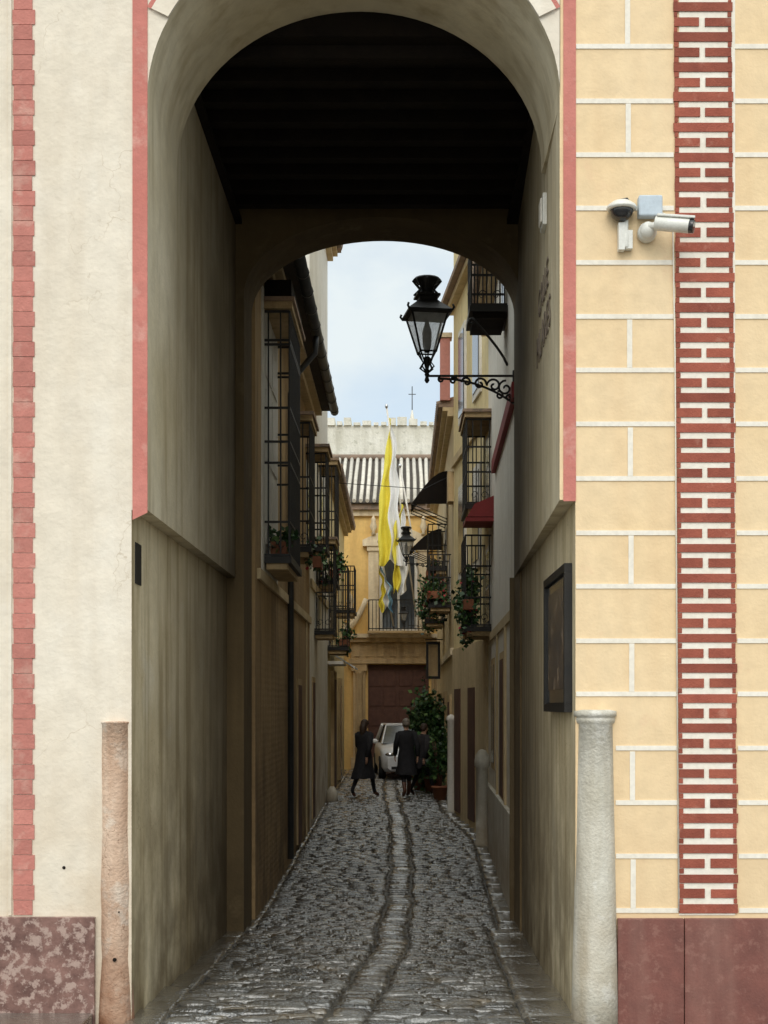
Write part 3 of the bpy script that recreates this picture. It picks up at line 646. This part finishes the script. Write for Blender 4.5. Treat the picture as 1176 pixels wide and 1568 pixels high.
# ------------------------------------------------------------------ lanterns
def lantern(name,loc,sc,wall_dx,arm=True):
    e=empty(name,loc); e.scale=(sc,sc,sc)
    b=MB()
    w0,w1=0.125,0.285; RT=math.radians(45+9)
    G=MB()
    p=lambda r,a_,z:(r*math.cos(a_),r*math.sin(a_),z)
    for k in range(4):
        a0=math.pi/2*k+RT; a1=a0+math.pi/2
        G.poly([p(w0,a0,0.25),p(w0,a1,0.25),p(w1,a1,0.66),p(w1,a0,0.66)],LGL)
        b.tube([p(w0,a0,0.24),p(w1+0.004,a0,0.67)],0.012,IRON,6)
        b.tube([p(w0,a0,0.25),p(w0,a1,0.25)],0.010,IRON,6)
    G.build('glass',e)
    b.lathe((0,0,0),[(0.02,0.0),(0.035,0.03),(0.02,0.06),(0.03,0.1),(0.045,0.18),(0.03,0.2)],IRON,12)
    b.lathe((0,0,0),[(0.305,0.655),(0.355,0.665),(0.355,0.695),(0.19,0.80),(0.15,0.83),(0.145,0.87),(0.19,0.88),(0.19,0.90)],IRON,4,rot=RT)
    b.lathe((0,0,0),[(0.10,0.90),(0.085,0.94),(0.08,1.02),(0.17,1.07),(0.14,1.10),(0.07,1.115),(0.02,1.12)],IRON,14)
    for k in range(8):
        a0=math.pi/4*k; b.tube([p(0.15,a0,0.90),p(0.085,a0,0.97),p(0.165,a0,1.07)],0.012,IRON,5)
    for k in range(4):
        a0=math.pi/2*k+RT; b.tube([p(0.35,a0,0.68),p(0.375,a0,0.71),p(0.36,a0,0.74)],0.014,IRON,5)
        b.tube([p(0.03,a0,0.03),p(0.10,a0,0.08),p(0.05,a0,0.14),p(0.12,a0,0.24)],0.010,IRON,5)
        a0+=math.pi/4; b.tube([p(0.02,a0,0.02),p(0.07,a0,0.06),p(0.04,a0,0.12),p(0.085,a0,0.245)],0.008,IRON,5)
    b.lathe((0,0,0),[(0.03,0.25),(0.05,0.34),(0.055,0.48),(0.03,0.56),(0.015,0.64)],IRON,10)
    b.lathe((0,0,0),[(0.012,-0.10),(0.03,-0.07),(0.018,-0.03),(0.03,0.0)],IRON,10)
    b.build('head',e)
    if arm:
        a=MB(); s=1 if wall_dx>0 else -1; W=abs(wall_dx)
        a.box(min(0,s*W),max(0,s*W),-0.014,0.014,-0.03,-0.008,IRON)
        a.box(min(s*W,s*(W-0.03)),max(s*W,s*(W-0.03)),-0.03,0.03,-0.34,0.04,IRON)
        def scroll(cx,cz,r,turn,ph,dr=1):
            pts=[(s*(cx+r*(1-t/turn*0.85)*math.cos(ph+dr*t)),0,cz+r*(1-t/turn*0.85)*math.sin(ph+dr*t)) for t in [i*turn/20 for i in range(21)]]
            a.tube(pts,0.013,IRON,6)
        scroll(W*0.30,-0.075,0.05,7,0); scroll(W*0.45,-0.09,0.06,7,math.pi,-1); scroll(W*0.60,-0.11,0.075,8,0); scroll(W*0.76,-0.13,0.085,8,math.pi,-1); scroll(W*0.89,-0.16,0.09,8,1.5)
        scroll(W*0.16,-0.06,0.035,7,2); scroll(W*0.82,-0.24,0.05,8,2,-1); scroll(W*0.93,-0.27,0.045,8,0)
        arc=[(s*(W*0.12+W*0.86*t),0,-0.05-0.28*t**2.2) for t in [i/12 for i in range(13)]]; a.tube(arc,0.014,IRON,6)
        a.build('bracket',e)
    return e
lantern('wall_lantern',(0.29,16.45,5.97),1.0,1.01)
lantern('wall_lantern',(0.11,35.0,5.65),0.80,1.12)
lantern('wall_lantern',(0.06,43.2,4.6),0.50,1.95)
b=MB(); b.tube([(1.05,31.5,7.2),(0.5,32,7.0),(-1.64,33,7.3)],0.008,IRON,4); b.build('overhead_cable')

# ------------------------------------------------------------------ flags
def flag(name,p0,p1,tz,path,ms,seed):
    """tz: top height of the cloth; path: list of (dz, x_centre, width) down the drooping cloth"""
    e=empty(name)
    b=MB(); b.tube([p0,p1],0.026,FRAME,6); b.ball(p1,0.05,0.05,0.07,CHR,8,6); b.build('pole',e)
    f=MB(); nu,nv=20,30
    yb=p1[1]+0.15
    def at(v):
        z=v*path[-1][0]
        for (a,xa_,wa),(b_,xb_,wb) in zip(path,path[1:]):
            if a<=z<=b_+1e-6:
                t=(z-a)/(b_-a); t=t*t*(3-2*t); return z,xa_+(xb_-xa_)*t,wa+(wb-wa)*t
        return z,path[-1][1],path[-1][2]
    for i in range(nv+1):
        v=i/nv; dz,xc,ww=at(v)
        for j in range(nu+1):
            u=j/nu
            f.v.append((xc+(u-0.5)*ww+0.03*math.sin(v*21+u*5)+0.05*math.sin(v*8+seed),yb+0.10*math.sin(u*15+seed+v*3)*(0.4+v)+v*0.2,tz-dz-0.18*u*(1-v)-0.22*abs(math.sin(u*4+seed))*v))
    for i in range(nv):
        for j in range(nu):
            m=ms[min(int(j/nu*len(ms)),len(ms)-1)]
            a_=i*(nu+1)+j; f.face((a_,a_+1,a_+nu+2,a_+nu+1),m,True)
    f.build('cloth',e)
flag('flag',(0.45,44.1,4.9),(-0.45,42.6,11.05),10.75,[(0,-0.38,0.10),(0.8,-0.33,0.28),(1.9,-0.30,0.52),(3.0,-0.40,0.64),(4.2,-0.36,0.74)],[YFLAG,WFLAG],1)
flag('flag',(0.75,44.0,4.9),(-0.05,42.7,9.3),8.2,[(0,0.0,0.12),(0.8,-0.02,0.35),(1.7,-0.08,0.42),(2.5,-0.05,0.40)],[YFLAG,WFLAG],2)
flag('flag',(-0.25,44.0,4.6),(-0.68,43.2,7.1),6.5,[(0,-0.58,0.1),(0.6,-0.50,0.3),(1.3,-0.42,0.42)],[YFLAG,WFLAG,BFLAG],4)

# ------------------------------------------------------------------ foliage
def foliage(b,c,r,n,size,m1=LEAF,m2=LEAF2,flowers=0):
    clumps=[(c[0]+U(-.7,.7)*r[0],c[1]+U(-.7,.7)*r[1],c[2]+U(-.8,.8)*r[2],U(0.25,0.5)) for _ in range(max(4,n//90))]
    for i in range(n):
        k=random.choice(clumps); s=k[3]
        p=Vector((k[0]+random.gauss(0,s*r[0]*0.6),k[1]+random.gauss(0,s*r[1]*0.6),k[2]+random.gauss(0,s*r[2]*0.6)))
        a=Vector((U(-1,1),U(-1,1),U(-0.6,1))).normalized(); d=a.cross(Vector((U(-1,1),U(-1,1),U(-1,1)))).normalized()
        L=size*U(0.6,1.3); w_=L*0.38
        m=m2 if R()<0.3 else m1
        if R()<flowers: m=PETAL; L*=0.6; w_=L*0.5
        b.poly([p,p+a*L*0.5+d*w_,p+a*L,p+a*L*0.5-d*w_],m)
def pot(b,x,y,z,r=0.16,h=0.3): b.lathe((x,y,z),[(r*0.65,0),(r*0.95,h*0.85),(r*1.08,h*0.86),(r*1.08,h),(r*0.9,h)],TERRA,14)
def potplant(name,x,y,z,r,h,n,size,pr=0.2,ph=0.35,fl=0):
    e=empty(name); b=MB(); pot(b,x,y,z,pr,ph); b.build('pot',e)
    t=MB()
    for k in range(5):
        a=U(0,6.28); t.tube([(x,y,z+ph*0.8),(x+0.3*r*math.cos(a),y+0.3*r*math.sin(a),z+ph+h*0.4),(x+0.7*r*math.cos(a),y+0.7*r*math.sin(a),z+ph+h*U(0.6,0.9))],[0.03,0.02,0.008],DOOR,6)
    t.build('stems',e)
    f=MB(); foliage(f,(x,y,z+ph+h*0.5),(r,r,h*0.55),n,size,flowers=fl); f.build('leaves',e)
potplant('potted_shrub',0.74,33.8,gz(33.6)-0.03,0.46,1.85,4200,0.12,0.24,0.42)
potplant('potted_shrub',0.46,34.8,gz(34.6)-0.03,0.38,1.6,2600,0.12,0.22,0.38)
potplant('potted_shrub',0.84,31.6,gz(31.5)-0.03,0.24,1.1,1100,0.10,0.18,0.32)
def planter(name,x0,x1,y0,y1,z,n,droop=0.35,fl=0.08):
    e=empty(name); b=MB(); b.box(x0,x1,y0,y1,z,z+0.16,TERRA); b.build('box',e)
    f=MB(); foliage(f,((x0+x1)/2,(y0+y1)/2,z+0.12),((x1-x0)*0.8+0.08,(y1-y0)*0.6,droop),n,0.09,flowers=fl); f.build('leaves',e)
planter('balcony_planter',-1.56,-1.38,17.1,17.5,3.97,160,0.18,0.0)
planter('balcony_planter',-1.30,-1.18,21.0,21.5,4.2,120,0.25)
planter('balcony_planter',0.98,1.14,22.75,24.3,3.7,1000,0.6,0.03)
planter('balcony_planter',0.55,0.85,30.5,31.8,4.45,800,0.45,0.10)
planter('balcony_planter',0.58,0.80,33.4,34.6,5.2,300,0.3,0.15)
planter('balcony_planter',0.60,0.80,35.7,36.8,4.2,300,0.3,0.05)
planter('balcony_planter',-1.4,-1.2,32.2,33.4,3.5,300,0.3,0.12)
planter('balcony_planter',-1.45,-1.3,28.4,29.5,4.7,250,0.3,0.1)

# ------------------------------------------------------------------ car
def car(name,loc,rot):
    e=empty(name,loc); e.rotation_euler=(0,0,rot)
    b=MB()
    secs=[(-2.02,0.70,0.24,0.60),(-1.97,0.80,0.2,0.76),(-1.5,0.86,0.18,0.88),(-0.85,0.88,0.18,0.96),(0.2,0.89,0.18,0.98),(1.4,0.88,0.18,0.98),(1.95,0.82,0.2,0.95),(2.05,0.76,0.25,0.88)]
    rings=[]
    for y,w_,z0,z1 in secs:
        bb=len(b.v)
        for (fx,fz) in ((-0.9,0),(-1,0.2),(-1,0.75),(-0.95,0.92),(-0.6,1.0),(0,1.02),(0.6,1.0),(0.95,0.92),(1,0.75),(1,0.2),(0.9,0)):
            b.v.append((fx*w_,y,z0+(z1-z0)*fz))
        rings.append(bb)
    n=11
    for i in range(len(rings)-1):
        for k in range(n): b.face((rings[i]+k,rings[i]+(k+1)%n,rings[i+1]+(k+1)%n,rings[i+1]+k),CARW,True)
    b.face([rings[0]+k for k in range(n)],CARW); b.face([rings[-1]+k for k in reversed(range(n))],CARW)
    b.build('body',e)
    b=MB()
    lo=[(-0.80,-1.0,0.94),(0.80,-1.0,0.94),(0.80,1.9,0.94),(-0.80,1.9,0.94)]
    hi=[(-0.64,-0.25,1.43),(0.64,-0.25,1.43),(0.64,1.45,1.43),(-0.64,1.45,1.43)]
    b.hexa(lo+hi,GLASS); b.build('cabin_glass',e,0.03)
    b=MB(); b.box(-0.64,0.64,-0.26,1.48,1.42,1.48,CARW)
    for s in (-1,1):
        b.tube([(s*0.80,-1.0,0.94),(s*0.64,-0.26,1.44)],0.025,CARW,6); b.tube([(s*0.80,1.9,0.94),(s*0.64,1.45,1.44)],0.06,CARW,6); b.tube([(s*0.81,0.5,0.94),(s*0.65,0.5,1.44)],0.022,BLK,6)
        b.ball((s*0.98,-0.75,1.0),0.09,0.06,0.065,CARW)
    b.build('roof',e,0.02)
    b=MB()
    b.box(-0.40,0.40,-2.04,-1.99,0.52,0.62,RUB); b.box(-0.26,0.26,-2.06,-2.041,0.36,0.46,FRAME); b.box(-0.6,0.6,-2.03,-1.99,0.26,0.34,RUB)
    for s in (-1,1): b.ball((s*0.62,-1.96,0.66),0.16,0.07,0.065,CHR); b.ball((s*0.6,-1.99,0.3),0.05,0.03,0.04,CHR)
    b.build('grille_and_lights',e)
    b=MB()
    for s in (-1,1):
        for y in (-1.3,1.3):
            b.lathe((s*0.81,y,0.30),[(0.2,-0.1),(0.30,-0.09),(0.31,0),(0.30,0.09),(0.2,0.1)],RUB,20,'x'); b.lathe((s*0.81+s*0.09,y,0.30),[(0.19,-0.02),(0.19,0.02),(0.05,0.03)],CHR,12,'x')
    b.build('wheels',e)
car('parked_car',(0.18,41.0,gz(41)+0.0),math.radians(4))

# ------------------------------------------------------------------ people
def skinmesh(name,pts,edges,rads,root,mat_,parent,sub=1):
    me=bpy.data.meshes.new(name); me.from_pydata(pts,edges,[]); o=bpy.data.objects.new(name,me); scene.collection.objects.link(o)
    o.modifiers.new('skin','SKIN'); sv=me.skin_vertices[0].data
    for i,r in enumerate(rads):
        r=r if hasattr(r,'__len__') else (r,r); sv[i].radius=r; sv[i].use_root=(i==root)
    s=o.modifiers.new('sub','SUBSURF'); s.levels=sub; s.render_levels=sub
    dg=bpy.context.evaluated_depsgraph_get(); dg.update()
    m2=bpy.data.meshes.new_from_object(o.evaluated_get(dg)); 
    bpy.data.objects.remove(o); o2=bpy.data.objects.new(name,m2); scene.collection.objects.link(o2); o2.parent=parent
    m2.materials.clear()
    for m in mat_: m2.materials.append(m)
    for p in m2.polygons: p.use_smooth=True
    return o2
def person(name,loc,H,rot,stride,hair,cloth,leg,coat_z,hairlen,lean=0.0,bag=False):
    e=empty(name,loc); e.rotation_euler=(0,0,rot); e.scale=(H/1.7,)*3
    st=stride
    P=[(0,0,0.93),(0,0,1.08),(0,0.0,1.22),(0,0.0,1.36),(0,0.0,1.44),(0,0.01,1.50),(0,0.03,1.58),(0,0.025,1.655),
       (0.09,0,0.88),(0.095,st*0.42,0.50),(0.10,st*0.75-0.02,0.10),(0.105,st*0.75+0.14,0.035),
       (-0.09,0,0.88),(-0.095,-st*0.25,0.49),(-0.10,-st*0.8,0.16),(-0.105,-st*0.75+0.11,0.035),
       (0.16,0,1.40),(0.22,-0.03-st*0.2,1.15),(0.21,-0.02-st*0.45,0.92),(0.205,0.0-st*0.5,0.86),
       (-0.16,0,1.40),(-0.22,-0.02+st*0.25,1.15),(-0.20,0.06+st*0.55,0.94),(-0.195,0.09+st*0.6,0.89)]
    ED=[(0,1),(1,2),(2,3),(3,4),(4,5),(5,6),(6,7),(0,8),(8,9),(9,10),(10,11),(0,12),(12,13),(13,14),(14,15),(3,16),(16,17),(17,18),(18,19),(3,20),(20,21),(21,22),(22,23)]
    rd=[(0.15,0.11),(0.125,0.095),(0.15,0.11),(0.13,0.10),0.055,0.05,(0.078,0.092),(0.062,0.075),
        0.085,0.058,0.042,0.035,0.085,0.058,0.042,0.035,0.062,0.048,0.036,0.03,0.062,0.048,0.036,0.03]
    P=[(x,y+lean*max(z-0.9,0),z) for x,y,z in P]
    o=skinmesh('body',P,ED,rd,0,[cloth,SKIN,leg,SHOE],e,2)
    hands=[Vector(P[19]),Vector(P[23])]
    for p in o.data.polygons:
        c=p.center
        if c.z>1.47: p.material_index=1
        elif min((c-h).length for h in hands)<0.045: p.material_index=1
        elif c.z<(0.11 if not bag else 0.35): p.material_index=3
        elif c.z<0.62 and abs(c.x)<0.17: p.material_index=2
    b=MB(); n=24; rings=[]
    prof=[(1.455,0.075,0.070,0),(1.42,0.17,0.10,0),(1.36,0.205,0.12,0),(1.2,0.185,0.128,0),(1.05,0.165,0.125,0),(0.92,0.19,0.15,0),(0.7,0.205,0.17+st*0.1,0.01),(coat_z+0.1,0.225,0.19+st*0.28,0.03),(coat_z,0.235,0.20+st*0.36,0.035)]
    for z,rx,ry,fold in prof:
        bb=len(b.v)
        for k in range(n):
            t=2*math.pi*k/n; f=1+fold*4*math.sin(t*5+1.3)*0.6
            b.v.append((rx*f*math.cos(t),ry*f*math.sin(t)+lean*max(z-0.9,0),z+(U(-0.01,0.01) if fold else 0)))
        rings.append(bb)
    for i in range(len(rings)-1):
        for k in range(n): b.face((rings[i]+(k+1)%n,rings[i]+k,rings[i+1]+k,rings[i+1]+(k+1)%n),cloth,True)
    b.build('coat',e)
    b=MB()
    for si,(S,El,W,Hn) in enumerate(((16,17,18,19),(20,21,22,23))):
        b.tube([P[S],P[El],P[W]],[0.078,0.062,0.05],cloth,10)
    b.build('sleeves',e)
    b=MB()
    for (W,Hn,s) in ((18,19,1),(22,23,-1)):
        h=Vector(P[Hn]); b.ball(h+Vector((0,0,-0.015)),0.018,0.036,0.045,SKIN,10,6)
        for i,ln in enumerate((0.062,0.072,0.068,0.052)):
            y0=-0.026+0.0175*i; p=h+Vector((0,y0,-0.05)); b.tube([p,p+Vector((-s*0.004,0.004,-ln*0.5)),p+Vector((-s*0.018,0.008,-ln*0.95))],[0.0088,0.008,0.006],SKIN,6)
        p=h+Vector((0,0.03,-0.005)); b.tube([p,p+Vector((-s*0.01,0.02,-0.025)),p+Vector((-s*0.015,0.022,-0.055))],[0.011,0.009,0.007],SKIN,6)
    b.build('hands',e)
    ly=lean*0.7; b=MB(); cy=0.03+ly; cz=1.60
    b.ball((0,cy,cz),0.076,0.092,0.108,SKIN,16,12)
    b.tube([(0,cy+0.088,cz+0.015),(0,cy+0.112,cz-0.018),(0,cy+0.09,cz-0.026)],[0.006,0.013,0.01],SKIN,6)
    for s in (-1,1):
        b.ball((s*0.03,cy+0.082,cz+0.008),0.013,0.009,0.008,FRAME,8,6); b.ball((s*0.03,cy+0.089,cz+0.008),0.006,0.004,0.006,BLK,6,4)
        b.ball((s*0.078,cy-0.005,cz-0.005),0.009,0.02,0.03,SKIN,8,6); b.box(s*0.03-0.016,s*0.03+0.016,cy+0.085,cy+0.09,cz+0.025,cz+0.03,hair)
    b.ball((0,cy+0.084,cz-0.052),0.022,0.007,0.006,PETAL,8,4); b.build('face',e)
    b=MB(); b.ball((0,cy-0.018,cz+0.03),0.090,0.096,0.098,hair,16,10)
    if hairlen>0:
        b.tube([(0,cy-0.05,cz+0.03),(0,cy-0.085,cz-0.06),(0.005,cy-0.105,cz-0.15),(0,cy-0.12,cz-0.15-hairlen)],[0.07,0.078,0.068,0.022],hair,12)
    else: b.tube([(0,cy-0.04,cz+0.02),(0,cy-0.06,cz-0.06)],[0.085,0.055],hair,12)
    b.build('hair',e)
    if bag:
        b=MB(); b.box(0.20,0.30,-0.16,0.14,0.62,0.86,DARKC); b.build('bag',e,0.03)
        b=MB(); b.tube([(0.25,-0.1,0.86),(0.19,0.0,1.42),(0.25,0.1,0.86)],0.012,DARKC,6); b.build('bag_strap',e)
    return e
person('walking_woman',(-0.84,32.0,gz(32)-0.003),1.72,math.radians(-32),0.40,HAIRB,BLACKC,BLACKC,0.42,0.16,0.03)
person('walking_woman',(0.11,32.0,gz(32)-0.003),1.74,math.radians(14),0.30,HAIRG,BLACKC,DARKC,0.50,0.0,0.03,True)
person('walking_man',(0.48,32.6,gz(32.6)-0.003),1.62,math.radians(-42),0.40,HAIRB,DARKC,BLACKC,0.74,0.0,0.05)

# ------------------------------------------------------------------ world, sun, camera
wd=bpy.data.worlds.new('World'); scene.world=wd; wd.use_nodes=True; nt=wd.node_tree; N=nt.nodes; Lk=nt.links
bg=N['Background']; sky=N.new('ShaderNodeTexSky'); sky.sky_type='NISHITA'; sky.sun_disc=False
EL,AZ=math.radians(40),math.radians(186)
sky.sun_elevation=EL; sky.sun_rotation=AZ
tc=N.new('ShaderNodeTexCoord'); mp=N.new('ShaderNodeMapping'); mp.inputs['Scale'].default_value=(1,1,1.6); Lk.new(tc.outputs['Generated'],mp.inputs[0])
nz=N.new('ShaderNodeTexNoise'); nz.inputs['Scale'].default_value=6.5; nz.inputs['Detail'].default_value=6; nz.inputs['Roughness'].default_value=0.5; Lk.new(mp.outputs[0],nz.inputs[0])
mr=N.new('ShaderNodeMapRange'); mr.inputs[1].default_value=0.40; mr.inputs[2].default_value=0.62; mr.inputs[3].default_value=0.58; mr.inputs[4].default_value=1.0; Lk.new(nz.outputs[0],mr.inputs[0])
mx=N.new('ShaderNodeMix'); mx.data_type='RGBA'; Lk.new(mr.outputs[0],mx.inputs[0]); Lk.new(sky.outputs[0],mx.inputs[6]); mx.inputs[7].default_value=(5.9,6.45,6.6,1)
# overcast luminance distribution: zenith (and the sun's half of the sky) brighter than the low northern sky
sp=N.new('ShaderNodeSeparateXYZ'); Lk.new(tc.outputs['Generated'],sp.inputs[0])
mz=N.new('ShaderNodeMapRange'); mz.interpolation_type='SMOOTHSTEP'; mz.inputs[1].default_value=0.35; mz.inputs[2].default_value=0.95; mz.inputs[3].default_value=0.0; mz.inputs[4].default_value=1.7; Lk.new(sp.outputs[2],mz.inputs[0])
my=N.new('ShaderNodeMapRange'); my.interpolation_type='SMOOTHSTEP'; my.inputs[1].default_value=0.1; my.inputs[2].default_value=-0.9; my.inputs[3].default_value=0.0; my.inputs[4].default_value=0.55; Lk.new(sp.outputs[1],my.inputs[0])
ad=N.new('ShaderNodeMath'); ad.operation='ADD'; Lk.new(mz.outputs[0],ad.inputs[0]); Lk.new(my.outputs[0],ad.inputs[1])
vm=N.new('ShaderNodeVectorMath'); vm.operation='SCALE'; vm.inputs[0].default_value=(1.0,0.92,0.80); Lk.new(ad.outputs[0],vm.inputs[3])
va=N.new('ShaderNodeVectorMath'); va.operation='ADD'; Lk.new(vm.outputs[0],va.inputs[0]); va.inputs[1].default_value=(1,1,1)
mm=N.new('ShaderNodeVectorMath'); mm.operation='MULTIPLY'; Lk.new(mx.outputs[2],mm.inputs[0]); Lk.new(va.outputs[0],mm.inputs[1])
Lk.new(mm.outputs[0],bg.inputs[0]); bg.inputs[1].default_value=0.14
sun=bpy.data.lights.new('sun','SUN'); sun.energy=1.0; sun.angle=math.radians(35); sun.color=(1,0.95,0.88)
so=bpy.data.objects.new('sun',sun); scene.collection.objects.link(so)
sd=Vector((math.sin(AZ)*math.cos(EL),math.cos(AZ)*math.cos(EL),math.sin(EL)))
so.rotation_euler=(-sd).to_track_quat('-Z','Y').to_euler()
cam=bpy.data.cameras.new('camera'); co=bpy.data.objects.new('camera',cam); scene.collection.objects.link(co)
co.location=(0,0,2.18); co.rotation_euler=(math.radians(90),0,0)
cam.sensor_fit='VERTICAL'; cam.sensor_height=32; cam.lens=32*2200/1568
cam.shift_x=-27/1568; cam.shift_y=296/1568; cam.clip_end=1000; cam.clip_start=0.1
scene.camera=co
scene.view_settings.view_transform='Standard'; scene.view_settings.look='None'; scene.view_settings.exposure=0
